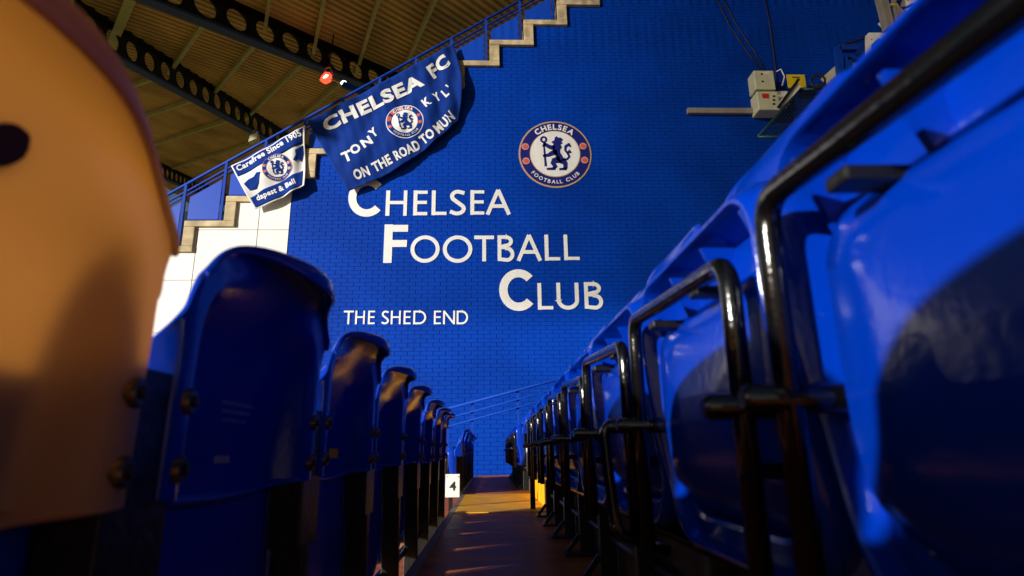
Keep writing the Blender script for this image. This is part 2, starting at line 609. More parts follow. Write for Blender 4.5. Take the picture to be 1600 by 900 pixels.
z5 = lambda a: 440 + a / 2.646
LN = 'white letters fixed across the blue brick wall'
words = [
    ('large white word CHELSEA, top line of lettering on the blue wall', [('C', 544.5, 597, 279, 339, .19), ('H', 603, 636.5, 298, 337.5, .145), ('E', 646, 668, 298, 337, .145), ('L', 674.6, 698, 298, 336.6, .145), ('S', 702, 727.5, 297, 336.6, .145), ('E', 735, 756.7, 297.5, 336, .145), ('A', 759, 798, 297, 335.6, .145)]),
    ('large white word FOOTBALL, second line of lettering on the blue wall', [('F', 600, 637, 351, 411, .205), ('O', 641.5, 687, 369, 410, .14), ('O', 692, 738, 369, 410, .14), ('T', 741, 772, 368.4, 408.6, .14), ('B', 777.5, 803.6, 368, 408, .14), ('A', 807, 846.5, 367.5, 407.8, .14), ('L', 851, 874.7, 367, 407.5, .14), ('L', 881, 905, 367, 406.8, .14)]),
    ('large white word CLUB, third line of lettering on the blue wall', [('C', 780, 834, 421, 486, .195), ('L', 840, 864, 442.5, 484, .14), ('U', 869.7, 904.4, 442, 484, .14), ('B', 913, 941.7, 441, 482.5, .14)]),
    ('small white words THE SHED END low on the blue wall', [(c, z5(a), z5(b), 485.6, 506.8, .13) for c, a, b in (('T', 257, 298), ('H', 305, 345), ('E', 358, 386), ('S', 413, 444), ('H', 452, 493), ('E', 505, 534), ('D', 545, 598), ('E', 630, 659), ('N', 668, 717), ('D', 724, 771))]),
]
for lab, ls in words:
    t = thing('wall_lettering', lab, 'lettering', (0, WALL_Y, 0), LN)
    for a in ls: letter(*a, t)


# ------------------------------------------------------------------ text from Blender's built-in font, mapped to any surface
def text2d(s, bold=0.0, space=1.0):
    cu = bpy.data.curves.new('txt', 'FONT')
    cu.body = s
    cu.size = 1.0
    cu.resolution_u = 3
    cu.offset = bold
    cu.space_character = space
    o = bpy.data.objects.new('txt', cu)
    COL.objects.link(o)
    bpy.context.view_layer.update()
    dg = bpy.context.evaluated_depsgraph_get()
    ev = o.evaluated_get(dg)
    me = ev.to_mesh()
    vs = [(v.co.x, v.co.y) for v in me.vertices]
    fs = [tuple(p.vertices) for p in me.polygons]
    ev.to_mesh_clear()
    bpy.data.objects.remove(o)
    bpy.data.curves.remove(cu)
    return vs, fs


def text_fit(s, bold, fn, space=1.0):
    """fn maps (u 0..1 along the word, v 0..1 cap height) to a point"""
    vs, fs = text2d(s, bold, space)
    xs = [v[0] for v in vs]
    x0, x1 = min(xs), max(xs)
    capv, _ = text2d('H', bold)
    h0, h1 = min(v[1] for v in capv), max(v[1] for v in capv)
    m = MB()
    m.add([fn((x - x0) / (x1 - x0), (y - h0) / (h1 - h0)) for x, y in vs], fs)
    return m


def arc_text(s, bold, r0, h, amid, span, fn, inside=False):
    """letters round a circle: amid in degrees, span in degrees; inside = read along the bottom"""
    m = MB()
    adv = []
    for ch in s:
        if ch == ' ': adv.append((None, 0.45)); continue
        vs, fs = text2d(ch, bold)
        x0 = min(v[0] for v in vs); x1 = max(v[0] for v in vs)
        adv.append(((vs, fs, (x0 + x1) / 2), x1 - x0 + 0.10))
    tot = sum(a[1] for a in adv)
    pos = 0
    sc = h / 0.72
    for gl, a in adv:
        t = (pos + a / 2) / tot
        pos += a
        if gl is None: continue
        vs, fs, xm = gl
        if not inside:
            th = radians(amid + span / 2 - span * t)
            tx, ty = sin(th), -cos(th)
            ux, uy = cos(th), sin(th)
            base = r0
        else:
            th = radians(amid - span / 2 + span * t)
            tx, ty = -sin(th), cos(th)
            ux, uy = -cos(th), -sin(th)
            base = r0 + h
        bxp, byp = cos(th) * base, sin(th) * base
        m.add([fn(bxp + tx * (x - xm) * sc + ux * y * sc, byp + ty * (x - xm) * sc + uy * y * sc) for x, y in vs], fs)
    return m


# ------------------------------------------------------------------ club crest (staff-bearing lion in a ring)
def disc_pts(cx, cy, r, n=56):
    return [(cx + r * cos(2 * pi * i / n), cy + r * sin(2 * pi * i / n)) for i in range(n)]


def Zc(pts):   # photo-zoom coordinates of the crest to unit circle
    return [((x - 505) / 425.0, (455 - y) / 385.0) for x, y in pts]


def crest(parent, fn, depth, pal, top_word='', bottom_word='', simple=False):
    """fn(x, y, d): unit-circle coordinates and lift d towards the viewer -> point"""
    L = [0]

    def lay(name, build, m, lift):
        mb = MB()
        build(mb, lambda x, y: fn(x, y, lift), lambda x, y: fn(x, y, lift - depth))
        return mb.build(name, m, parent)

    def disc(r, cx=0, cy=0):
        def b(mb, f0, f1):
            n, k = 56, (8 if r > .3 else 2)
            vs = [f0(cx, cy)] + [f0(*p) for i in range(1, k + 1) for p in disc_pts(cx, cy, r * i / k, n)] + [f1(*p) for p in disc_pts(cx, cy, r, n)]
            fs = [(0, 1 + j, 1 + (j + 1) % n) for j in range(n)]
            for i in range(k):
                for j in range(n):
                    q = (j + 1) % n
                    fs.append((1 + i * n + j, 1 + (i + 1) * n + j, 1 + (i + 1) * n + q, 1 + i * n + q))
            mb.add(vs, fs)
        return b
    e = depth
    lay('rim', disc(1.0), pal['rim'], 1 * e)
    lay('ring', disc(.955), pal['ring'], 2 * e)
    lay('inner_rim', disc(.695), pal['rim'], 3 * e)
    lay('field', disc(.675), pal['field'], 4 * e)

    def lion(mb, f0, f1):
        def rib(pts, ws): ribbon(mb, Zc(pts), [q / 405.0 for q in ws], f0, f1)
        def pol(pts): mb.prism(Zc(pts), f0, f1)
        pol([(480, 310), (500, 300), (505, 270), (525, 252), (545, 268), (575, 270), (607, 298), (580, 312), (596, 335), (570, 350), (585, 385), (565, 405), (560, 440), (590, 490), (600, 530), (560, 560), (520, 530), (505, 470), (480, 440), (480, 395), (470, 370), (490, 345), (466, 322)])
        rib([(500, 395), (440, 378), (395, 352), (365, 350)], [60, 46, 40, 34])
        rib([(365, 375), (385, 350), (400, 330)], [26, 30, 14])
        rib([(530, 440), (470, 450), (420, 475), (362, 483)], [70, 56, 40, 30])
        rib([(560, 520), (490, 540), (475, 565), (500, 605), (480, 628)], [90, 66, 48, 42, 34])
        rib([(500, 628), (400, 632)], [34, 26])
        rib([(575, 530), (618, 570), (618, 615), (600, 632)], [90, 50, 44, 34])
        rib([(630, 630), (545, 634)], [34, 24])
        rib([(590, 525), (635, 522), (668, 492), (650, 450), (622, 415), (630, 370), (668, 348), (690, 378)], [26, 24, 22, 22, 24, 30, 30, 14])
        rib([(640, 455), (672, 428), (694, 446)], [18, 34, 10])
        rib([(375, 325), (382, 460), (390, 602)], [16, 20, 26])
        rib([(x, y) for x, y in [(375 + 30 * cos(2 * pi * i / 20), 292 + 30 * sin(2 * pi * i / 20)) for i in range(21)]], [22] * 21)
    if not simple:
        lay('lion', lion, pal['lion'], 5 * e + pal.get('lift', 0))
        k = 0
        for cx_, cy_ in ((-.815, .215), (-.80, -.215), (.775, .235), (.80, -.185)):
            lay('roundel', disc(.10, cx_, cy_), pal['roundel'], 3 * e)
            lay('roundel_centre', disc(.06, cx_, cy_), pal['roundel2'], 4 * e)
    if top_word:
        arc_text(top_word, .035, .735, .165, 90, 84, lambda x, y: fn(x, y, 3.2 * e + pal.get('lift', 0))).build('crest_lettering', pal['text'], parent)
    if bottom_word:
        for wd_, mid_, sp_ in zip(bottom_word.split(), (251, 303.5), (63, 31)):
            arc_text(wd_, .02, .775, .105, mid_, sp_, lambda x, y: fn(x, y, 3.2 * e + pal.get('lift', 0)), inside=True).build('crest_lettering', pal['text'], parent)


PAL = dict(rim=M['gold'], ring=M['navy'], field=M['white_paint'], lion=M['navy'], roundel=M['crest_pink'], roundel2=M['crest_red'], text=M['white_paint'])
c0 = wall(867.3, 241); cr = (wall(924.3, 241)[0] - wall(810.5, 241)[0]) / 2
CR = thing('crest_sign', 'round navy and white crest with a staff-bearing lion, alone on the blue wall', 'crest', (c0[0], WALL_Y - 0.004, c0[1]))
crest(CR, lambda x, y, d: (x * cr, -d, y * cr), 0.006, PAL, 'CHELSEA', 'FOOTBALL CLUB')

# ------------------------------------------------------------------ flags hung from the railing
def flag_surface(Yb, waves):
    def y_of(X, Z):
        return Yb + sum(a * sin(kx * X + kz * Z + ph_) for a, kx, kz, ph_ in waves)
    return y_of


def px_on(Yb, px, py):
    p = at_y(px, py, Yb)
    return p.x, p.z


def cloth(name, outline_fn, yfn, m, parent, nu=48, nv=28, lift=0.0):
    mb = MB()
    vs = []
    for j in range(nv + 1):
        for i in range(nu + 1):
            X, Zz = outline_fn(i / nu, j / nv)
            vs.append((X, yfn(X, Zz) - lift, Zz))
    fs = [(j * (nu + 1) + i, j * (nu + 1) + i + 1, (j + 1) * (nu + 1) + i + 1, (j + 1) * (nu + 1) + i) for j in range(nv) for i in range(nu)]
    mb.add(vs, fs)
    o = mb.build(name, m, parent, smooth=True)
    s = o.modifiers.new('solid', 'SOLIDIFY')
    s.thickness = 0.004
    return o


def word_on(s, bold, a, b, hpx, Yb, yfn, m, parent, lift=0.012):
    """a word printed on a flag between two photo points"""
    ax, ay = a; bx_, by = b
    L_ = sqrt((bx_ - ax) ** 2 + (by - ay) ** 2)
    nx, ny = (by - ay) / L_, -(bx_ - ax) / L_

    def fn(u, v):
        X, Zz = px_on(Yb, ax + (bx_ - ax) * u + nx * hpx * v, ay + (by - ay) * u + ny * hpx * v)
        return (X, yfn(X, Zz) - lift, Zz)
    return text_fit(s, bold, fn, 1.0 + bold * 2.2).build('printed_word', m, parent)


def bez(p0, p1, sag, t):
    x = p0[0] + (p1[0] - p0[0]) * t
    y = p0[1] + (p1[1] - p0[1]) * t
    return x + sag[0] * 4 * t * (1 - t), y + sag[1] * 4 * t * (1 - t)


# large navy flag
YB = WALL_Y - 0.16
FB = thing('navy_flag', 'large navy flag with bold white words and a crest, hung from the stair rail', 'flag')


def f1_out(u, v):
    tx, ty = bez((480.5, 190), (708, 68), (-1, 3), u)
    bx_, by = bez((543, 298), (716, 186), (4, 12), u)
    fx, fy = bez((0, 0), (1, 0), (0, 0), v)
    x = tx + (bx_ - tx) * v + 10 * sin(pi * v) * u ** 6
    y = ty + (by - ty) * v
    return px_on(YB, x, y)


y1 = flag_surface(YB, [(0.026, 3.1, -4.2, 0.3), (0.014, 7.0, 1.8, 1.0), (0.009, 14, -6, 2.0), (0.004, 30, 9, 1.0)])


def y1f(X, Z_):
    xr_ = px_on(YB, 700, 120)[0]
    f = sm(xr_ - 1.0, xr_ + 0.2, X)
    return y1(X, Z_) + f * 0.03 * sin((X - xr_) * 15 + Z_ * 1.5)


cloth('flag_cloth', f1_out, y1f, M['navy_cloth'], FB, 90, 50)
for s_, a, b, h_ in (('CHELSEA', (510, 207), (664, 133), 20), ('FC', (678, 122), (705, 100), 20),
                     ('ON', (556, 282), (579, 273), 15), ('THE', (586, 269), (614, 254), 15), ('ROAD', (620, 251), (658, 231), 15), ('TO', (662, 226), (681, 212), 15), ('MUN', (686, 209), (712, 184), 15)):
    word_on(s_, .045 if h_ == 20 else .038, a, b, h_, YB, y1f, M['white_cloth'], FB)
for s_, a, b, h_ in (('T', (538.5, 256), (553, 250), 17), ('O', (551.5, 244), (566, 237), 15), ('N', (570, 233), (584, 224), 15), ('Y', (583, 217), (593, 209), 15),
                     ('K', (666, 170), (676, 163), 15), ('Y', (682, 160), (690, 155), 14), ('L', (697, 154), (703, 149), 14), ("'", (706.5, 143), (708, 141), 13)):
    word_on(s_, .04, a, b, h_, YB, y1f, M['white_cloth'], FB)
PAL['lift'] = 0.008
fc = px_on(YB, 632.5, 190); fr = (px_on(YB, 662, 190)[0] - px_on(YB, 603, 190)[0]) / 2
ang = radians(10)


def f1_crest(x, y, d):
    X = fc[0] + fr * (x * cos(ang) - y * sin(ang)); Z_ = fc[1] + fr * (x * sin(ang) + y * cos(ang))
    return (X, y1f(X, Z_) - 0.006 - d, Z_)


crest(FB, f1_crest, 0.003, dict(PAL, rim=M['white_cloth'], field=M['white_cloth'], text=M['white_cloth'], roundel=M['crest_red'], lion=M['navy_cloth'], ring=M['navy_cloth']), 'CHELSEA', 'FOOTBALL CLUB')
# red arc pieces of the embroidered ring
for a0 in (62, 92, 122, 150):
    mb = MB()
    ribbon(mb, arc(0, 0, .83, .83, a0, a0 + 17, 6), .22, lambda x, y: f1_crest(x, y, 0.0140), lambda x, y: f1_crest(x, y, 0.0120))
    mb.build('ring_patch', M['crest_red'], FB)

# small white and navy flag
YS = WALL_Y - 0.16
FS = thing('white_flag', 'small white flag with navy bands and a crest, left of the navy flag', 'flag')
y2 = flag_surface(YS, [(0.03, 5.0, -4.0, 0.0), (0.015, 11.0, 3.0, 1.0)])


def y2f(X, Z_):
    xr_ = px_on(YS, 466, 240)[0]
    return y2(X, Z_) + sm(xr_ - .5, xr_, X) * 0.022 * sin((X - xr_) * 18)


def f2_out(u, v):
    tx, ty = bez((360.5, 259), (477.5, 196), (0, 1), u)
    bx_, by = bez((397, 326), (468, 290), (2, 3), u)
    k = v
    x = tx + (bx_ - tx) * k + 8 * sin(pi * v * .6) * u ** 4 * v
    y = ty + (by - ty) * k
    return px_on(YS, x, y)


cloth('flag_cloth', f2_out, y2f, M['white_cloth'], FS, 60, 36)
cloth('top_band', lambda u, v: f2_out(.015 + u * .95, .02 + v * .25), y2f, M['navy_cloth'], FS, 50, 8, 0.007)
cloth('bottom_band', lambda u, v: f2_out(.03 + u * .93, .76 + v * .21 - .05 * sm(0, .3, u) * (1 - v)), y2f, M['navy_cloth'], FS, 50, 8, 0.007)
zb = lambda pts: [px_on(YS, 350 + a / 5.625, 180 + b / 5.625) for a, b in pts]
for pts in ([(180, 610), (215, 570), (265, 545), (290, 510), (325, 505), (310, 600), (290, 650), (230, 665)], [(610, 395), (632, 350), (628, 310), (690, 262), (694, 330), (676, 400), (650, 380), (630, 405)]):
    MB().prism(zb(pts), lambda X, Z_: (X, y2f(X, Z_) - .012, Z_), lambda X, Z_: (X, y2f(X, Z_) - .006, Z_)).build('navy_patch', M['navy_cloth'], FS)
word_on('Carefree Since 1905', .03, (372, 268), (472.5, 212.5), 9.5, YS, y2f, M['white_cloth'], FS, 0.018)
word_on('dapest & Ball', .03, (402, 313.5), (463, 287), 8.5, YS, y2f, M['white_cloth'], FS, 0.018)
sc_ = px_on(YS, 433.5, 262); sr_ = (px_on(YS, 456.5, 262)[0] - px_on(YS, 410.5, 262)[0]) / 2


def f2_crest(x, y, d):
    X = sc_[0] + sr_ * (x * cos(ang) - y * sin(ang)); Z_ = sc_[1] + sr_ * (x * sin(ang) + y * cos(ang))
    return (X, y2f(X, Z_) - 0.008 - d, Z_)


crest(FS, f2_crest, 0.003, dict(PAL, field=M['white_cloth'], text=M['white_cloth'], lion=M['navy_cloth'], ring=M['navy_cloth'], rim=M['gold']), 'CHELSEA', 'FOOTBALL CLUB')

# ------------------------------------------------------------------ roof of the far stand
ROOF_S, ROOF_H = 0.30, 8.0


def on_roof(px, py, drop=0.0):
    d = ray(px, py)
    return d * ((ROOF_H - drop) / (d.z - ROOF_S * d.y))


RF = thing('stand_roof', 'brown ribbed stand roof on dark beams with round holes, above the stair railing', 'roof')
# ribbed deck: ribs follow one direction of the roof plane
da, db = on_roof(330, 100), on_roof(430, 132)
rd = (db - da).normalized()
rn = Vector((0, -ROOF_S, 1)).normalized()
rc = rd.cross(rn).normalized()
org = on_roof(300, 100)
mb = MB()
PITCHR = 0.30
lo, hi = -170, 135


def edge_x(Y):
    return -16.5 - .34 * max(0.0, Y - 14)      # open left edge of the roof, over the pitch side


def deck_line(c, lift):
    # clip the rib line to the roof area
    p = org + rc * c + rn * lift
    ok = [t for t in range(-400, 500) if 10.5 < (p + rd * (t * .25)).y < 68 and edge_x((p + rd * (t * .25)).y) < (p + rd * (t * .25)).x < 15]
    if not ok: return None
    return p + rd * (ok[0] * .25), p + rd * (ok[-1] * .25)


prof = []
for i in range(lo, hi):
    c = i * PITCHR
    prof += [(c, 0.0), (c + .13, 0.0), (c + .16, 0.07), (c + .27, 0.07)]
ls = [deck_line(*q) for q in prof]
ls = [l for l in ls if l]
vs = [p for l in ls for p in l]
mb.add(vs, [(2 * i, 2 * i + 2, 2 * i + 3, 2 * i + 1) for i in range(len(ls) - 1)])
o = mb.build('roof_deck', M['deck'], RF)


def beam(pa, pb, depth, hole_r, pitch):
    a = on_roof(*pa, depth); b = on_roof(*pb, depth)
    d = (b - a).normalized()
    a = a - d * 9; b = b + d * 26
    up = Vector((0, 0, 1)); up = (up - d * up.dot(d)).normalized()
    side = d.cross(up)
    n = int((b - a).length / pitch)
    m = MB()
    H_ = depth - 0.16
    for i in range(n):
        o_ = a + d * (i * pitch)
        # web cell with a round hole, thickness 0.03
        K = 20
        ring = []
        outer = []
        for k in range(K):
            th = 2 * pi * (k + .5) / K
            c, s_ = cos(th), sin(th)
            ring.append((pitch / 2 + hole_r * 1.15 * c, H_ / 2 + hole_r * s_))
            q = max(abs(c) / (pitch / 2), abs(s_) / (H_ / 2))
            outer.append((pitch / 2 + c / q, H_ / 2 + s_ / q))
        vs = []
        for sg in (-.04, .04):
            vs += [o_ + d * x + up * (y + .08) + side * sg for x, y in ring]
            vs += [o_ + d * x + up * (y + .08) + side * sg for x, y in outer]
        fs = []
        for k in range(K):
            j = (k + 1) % K
            fs += [(k, j, K + j, K + k), (2 * K + j, 2 * K + k, 3 * K + k, 3 * K + j), (k, 2 * K + k, 2 * K + j, j)]
        # square the corners
        m.add(vs, fs)
    w_ = m.build('beam_web', M['beam'], RF)
    MB().bar(a + up * .04, b + up * .04, 0.34, 0.08, up).build('beam_flange', M['blue_beam'], w_)
    MB().bar(a + up * (depth - .04), b + up * (depth - .04), 0.34, 0.08, up).build('beam_flange', M['beam'], w_)


M['blue_beam'] = mat('blue_beam_flange', (0.008, 0.035, 0.13), 0.5)
beam((40, 15), (400, 211), 1.05, 0.31, 1.0)
beam((240, 7), (500, 109), 1.05, 0.31, 1.0)
beam((-60, 150), (280, 290), 1.05, 0.31, 1.0)
for (a, b, th) in [((117, -20), (104, 40), .10), ((425, -30), (414, 46), .10), ((512, -30), (490, 80), .10), ((600, -30), (557, 112), .10), ((690, -25), (622, 128), .10),
                   ((215, -30), (170, 80), .26), ((322, 30), (265, 112), .12), ((400, 66), (330, 150), .12), ((487, 84), (385, 184), .12), ((554, 110), (470, 182), .12),
                   ((165, 72), (90, 98), .12), ((240, 122), (150, 152), .12), ((305, 155), (180, 196), .12), ((380, 180), (225, 230), .12), ((430, 212), (270, 262), .12), ((470, 245), (300, 285), .12)]:
    MB().bar(on_roof(*a, .14), on_roof(*b, .14), th, .22).build('purlin', M['purlin'], RF)

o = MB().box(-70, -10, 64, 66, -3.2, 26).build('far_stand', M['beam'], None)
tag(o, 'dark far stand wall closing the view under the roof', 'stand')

# lamps under the roof
lp = at_y(510, 122, 17.0)
L1 = thing('red_floodlight', 'glowing red floodlight hanging under the dark roof', 'lamp', lp)
MB().prism([(-.17, -.14), (-.12, .02), (-.02, .15), (.12, .13), (.19, .03), (.11, -.08), (-.06, -.17)], lambda x, y: (x, -.10, y), lambda x, y: (x * .7, .14, y * .7)).build('lamp_glass', M['lamp_red'], L1)
MB().prism([(-.08, -.07), (.0, .06), (.09, .03), (.02, -.06)], lambda x, y: (x, -.108, y), lambda x, y: (x, -.101, y)).build('lamp_core', M['lamp_white'], L1)
MB().tube([(-.1, 0, .15), (-.04, 0, .36), (.1, 0, .38), (.2, 0, .10)], .02, 6).build('lamp_bracket', M['grey'], L1)
MB().tube([(.05, 0, .37), (.05, 0.3, 1.9)], .02, 6).build('hanger', M['beam'], L1)
lp = at_y(537.5, 131, 17.0)
L2 = thing('white_floodlight', 'small glowing white lamp beside the red floodlight', 'lamp', lp)
b = MB()
b.prism(disc_pts(0, 0, .09, 14), lambda x, y: (x, -.05, y), lambda x, y: (x * .7, .08, y * .7)).build('lamp_glass', M['lamp_white'], L2)
MB().tube([(-.45, 0.02, .18), (0, 0.09, .02)], .025, 6).build('lamp_arm', M['grey'], L2)
lp = at_y(397, 216, 17.0)
L3 = thing('unlit_floodlight', 'small cream unlit floodlight just above the stair rail', 'lamp', lp)
b = MB()
b.prism([(-.13, -.16), (.12, -.04), (.10, .16), (-.10, .05)], lambda x, y: (x, -.08, y), lambda x, y: (x, .12, y)).build('lamp_housing', M['cream'], L3)
MB().tube([(-.1, 0, .1), (-.02, 0, .26), (.1, 0, .22), (.11, 0, .1)], .018, 6).build('lamp_bracket', M['grey'], L3)
a = at_y(536, 132, 16.5); b_ = at_y(582, 150, 16.5)
o = MB().bar(a, b_, .12, .16).build('blue_strut', M['blue_steel'])
tag(o, 'bright blue strut end right of the white lamp under the roof', 'strut')
HB = thing('hoarding_board', 'pale blue board with faint white marks behind the navy flag', 'board')
q = [at_y(*p, WALL_Y + 1.7) for p in ((552, 172), (605, 132), (628, 118), (640, 140), (560, 185))]
MB().prism([(p.x, p.z) for p in q], lambda x, y: (x, WALL_Y + 1.70, y), lambda x, y: (x, WALL_Y + 1.75, y)).build('board_face', M['hoarding'], HB)

# ------------------------------------------------------------------ equipment on the right of the wall
def eq(px, py, off=0.0):
    return at_y(px, py, WALL_Y - off)


def wbox(x0, x1, y0, y1, near, far, name, m, parent, bev=0.01):
    a, b = eq(x0, y1, near), eq(x1, y0, near)
    o = MB().box(a.x, b.x, WALL_Y - near, WALL_Y - far, a.z, b.z).build(name, m, parent)
    if bev: bevel(o, bev)
    return o


o = wbox(1075, 1188, 168.5, 176, .10, .012, 'conduit', M['grey'], None)
tag(o, 'short horizontal grey conduit bar running left from the cream boxes', 'conduit')
J1 = thing('junction_box', 'upper cream junction box with a white label, above the red-labelled one', 'electrical box', group='cream electrical boxes on the wall')
wbox(1181, 1208.5, 110, 139.5, .34, .012, 'box_body', M['cream'], J1, .02)
wbox(1192, 1202, 112.5, 116, .345, .341, 'box_label', M['white_sign'], J1, 0)
for x, y in ((1190.5, 115.5), (1192, 127)):
    wbox(x - 1.2, x + 1.2, y - 1.3, y + 1.3, .35, .338, 'screw', M['print_black'], J1, 0)
J2 = thing('junction_box', 'lower cream junction box with a red label, at the conduit end', 'electrical box', group='cream electrical boxes on the wall')
wbox(1186, 1215.5, 142.5, 171.5, .36, .012, 'box_body', M['cream'], J2, .02)
wbox(1191.5, 1201, 146, 153.5, .365, .361, 'box_label', M['red'], J2, 0)
for x, y in ((1209.5, 150), (1209.5, 162), (1209.5, 156)):
    wbox(x - 1.6, x + 1.6, y - 1.2, y + 1.2, .375, .358, 'box_knob', M['print_black'], J2, 0)
J3 = thing('junction_box', 'small pale box half hidden between the red-labelled box and the mesh platform', 'electrical box', group='cream electrical boxes on the wall')
wbox(1217.5, 1231, 142, 163, .2, .012, 'box_body', M['white_sign'], J3, .015)
YSN = thing('warning_sign', 'square yellow sign beside the cream boxes', 'sign')
wbox(1232, 1257, 116.5, 137, .30, .28, 'sign_plate', M['sign_yellow'], YSN, 0)
wbox(1238, 1250, 120, 121.5, .304, .301, 'sign_text_bar', M['print_black'], YSN, 0)
# mesh platform
PL = thing('mesh_platform', 'teal framed wire mesh platform tilted behind the seats on the right', 'platform')
c = [eq(1184, 214, 1.0), eq(1250, 140, .35), eq(1330, 137, .35), eq(1275, 213, 1.0)]
for i in range(4):
    MB().tube([c[i], c[(i + 1) % 4]], .03, 8).build('frame_tube', M['teal'], PL, smooth=True)
mw = MB()
for i in range(1, 15):
    t = i / 15
    mw.tube([c[0].lerp(c[3], t), c[1].lerp(c[2], t)], .012, 4, False)
for i in range(1, 11):
    t = i / 11
    mw.tube([c[0].lerp(c[1], t), c[3].lerp(c[2], t)], .012, 4, False)
o = mw.build('wire_mesh', M['wire'], PL)
o['kind'] = 'stuff'
MB().tube([eq(1197, 242, .8), eq(1240, 205, .8)], .035, 8).build('support_arm', M['black_flat'], PL)
MB().tube([eq(1216, 168, .5), eq(1248, 124, .5)], .03, 8).build('brace', M['black_flat'], PL)
MB().bar(eq(1222, 162, .45), eq(1247, 133, .45), .05, .14).build('brace_plate', M['white_sign'], PL)
# blue stand frame and box
BF = thing('blue_gantry', 'blue steel gantry frame holding a cream box behind the nearest right seat', 'gantry')
for a, b_ in (((1308, 75), (1314, 125)), ((1310, 76), (1380, 76)), ((1322, 92), (1380, 88)), ((1325, 92), (1325, 128))):
    MB().bar(eq(*a, .5), eq(*b_, .5), .12, .12, (0, 1, 0)).build('gantry_bar', M['blue_steel'], BF)
wbox(1325, 1352, 93, 118, .44, .2, 'box_body', M['cream'], BF, .02)
MB().tube([eq(1310, 72, .5), eq(1350, 60, .5), eq(1390, 50, .5)], .03, 6).build('gantry_cable', M['cable'], BF)
MB().bar(eq(1288, 128, .4), eq(1310, 108, .4), .05, .2).build('cream_plate', M['cream'], BF)
CL = thing('cable_coil', 'black cable coil with a red plug above the mesh platform', 'cable')
pts = [eq(1278 + 11 * cos(t * .5), 129 + 9 * sin(t * .5) - t * .15, .42) for t in range(0, 30)]
MB().tube(pts, .022, 6).build('coil', M['cable'], CL, smooth=True)
MB().tube([eq(1298, 130, .5), eq(1299, 139, .5)], .05, 8).build('plug', M['red'], CL)
# leaning post and a hanging sheet with white letters
PS = thing('steel_post', 'leaning grey steel post with an amber rung, top right', 'post')
MB().bar(eq(1362, -60, .9), eq(1389, 47, .9), .17, .17, (0, 1, 0)).build('upright', M['grey'], PS)
MB().bar(eq(1388, -60, .9), eq(1402, 42, .9), .06, .08, (0, 1, 0)).build('upright', M['grey'], PS)
MB().bar(eq(1380, 8, .92), eq(1402, 8, .92), .04, .05, (0, 1, 0)).build('rung', M['sign_yellow'], PS)
BN = thing('letter_banner', 'dark blue sloping banner with cut-off white letters, top right behind the seat', 'banner')
q = [eq(*p, .6) for p in ((1335, 82), (1440, -22), (1475, 0), (1370, 108))]
MB().prism([(p.x, p.z) for p in q], lambda x, y: (x, WALL_Y - .60, y), lambda x, y: (x, WALL_Y - .57, y)).build('banner_cloth', M['navy_cloth'], BN)


def bn(u, v):
    x = 1352 + 90 * u - 16 * (v); y = 88 - 88 * u - 16 * v
    p = eq(x, y, .61)
    return tuple(p)


text_fit('ALIS', .05, bn).build('printed_word', M['white_cloth'], BN)
# cables on the wall
for i, (pts, lab) in enumerate([([(1112, -20), (1140, 40), (1170, 85), (1190, 110)], 'thin dark cable running diagonally down the wall to the upper cream box, left strand'),
                                ([(1122, -20), (1150, 38), (1180, 82), (1195, 110)], 'thin dark cable running diagonally down the wall to the upper cream box, right strand'),
                                ([(1192, -20), (1203, 40), (1211, 100), (1214, 142)], 'dark cable dropping almost straight down the wall behind the cream boxes')]):
    o = MB().tube([eq(*p, .03) for p in pts], .014, 6).build('wall_cable', M['cable'], None, smooth=True)
    tag(o, lab, 'cable', 'cables on the blue wall')
o = MB().tube([eq(1213, 112, .2), eq(1220, 108, .25), eq(1226, 120, .25), eq(1222, 134, .2)], .016, 6).build('loop_cable', M['white_sign'], None, smooth=True)
tag(o, 'short pale loop of cable between the cream boxes and the yellow sign', 'cable')

# blue handrail and mesh panel at the foot of the wall
HR = thing('handrail', 'blue handrail with two lower rails rising to the right at the foot of the wall', 'handrail')
HY = 10.3
for dy, r_ in ((0, .022), (15, .011), (28, .011)):
    MB().tube([at_y(690, 641 + dy, HY), at_y(985, 563 + dy * .9, HY)], r_, 8).build('rail', M['blue_steel'], HR, smooth=True)
for x, y in ((738, 629), (809, 610), (880, 591), (700, 639)):
    p = at_y(x, y, HY)
    MB().box(p.x - .02, p.x + .02, HY + .03, HY + .07, FLOOR + .006 if x < 790 else FLOOR + RISE + .006, p.z).build('post', M['blue_steel'], HR)
# ------------------------------------------------------------------ stadium seats
# seat-local frame: y along the row (0 = middle), x across, z up; origin on the tread in front of the seat,
# written as camera-relative numbers of the upper (right) row.
SW = 0.245        # half width of a backrest
PROF = [(.366, .224), (.348, .2290), (.346, .238), (.347, .260), (.353, .307), (.365, .371), (.386, .425), (.420, .472), (.446, .494), (.474, .499), (.483, .472)]     # middle of the back
FLNG = [(.407, .224), (.407, .2290), (.407, .238), (.408, .260), (.409, .307), (.410, .360), (.411, .410), (.413, .450), (.417, .476), (.423, .488), (.427, .484)]     # side flanges that carry the bolts


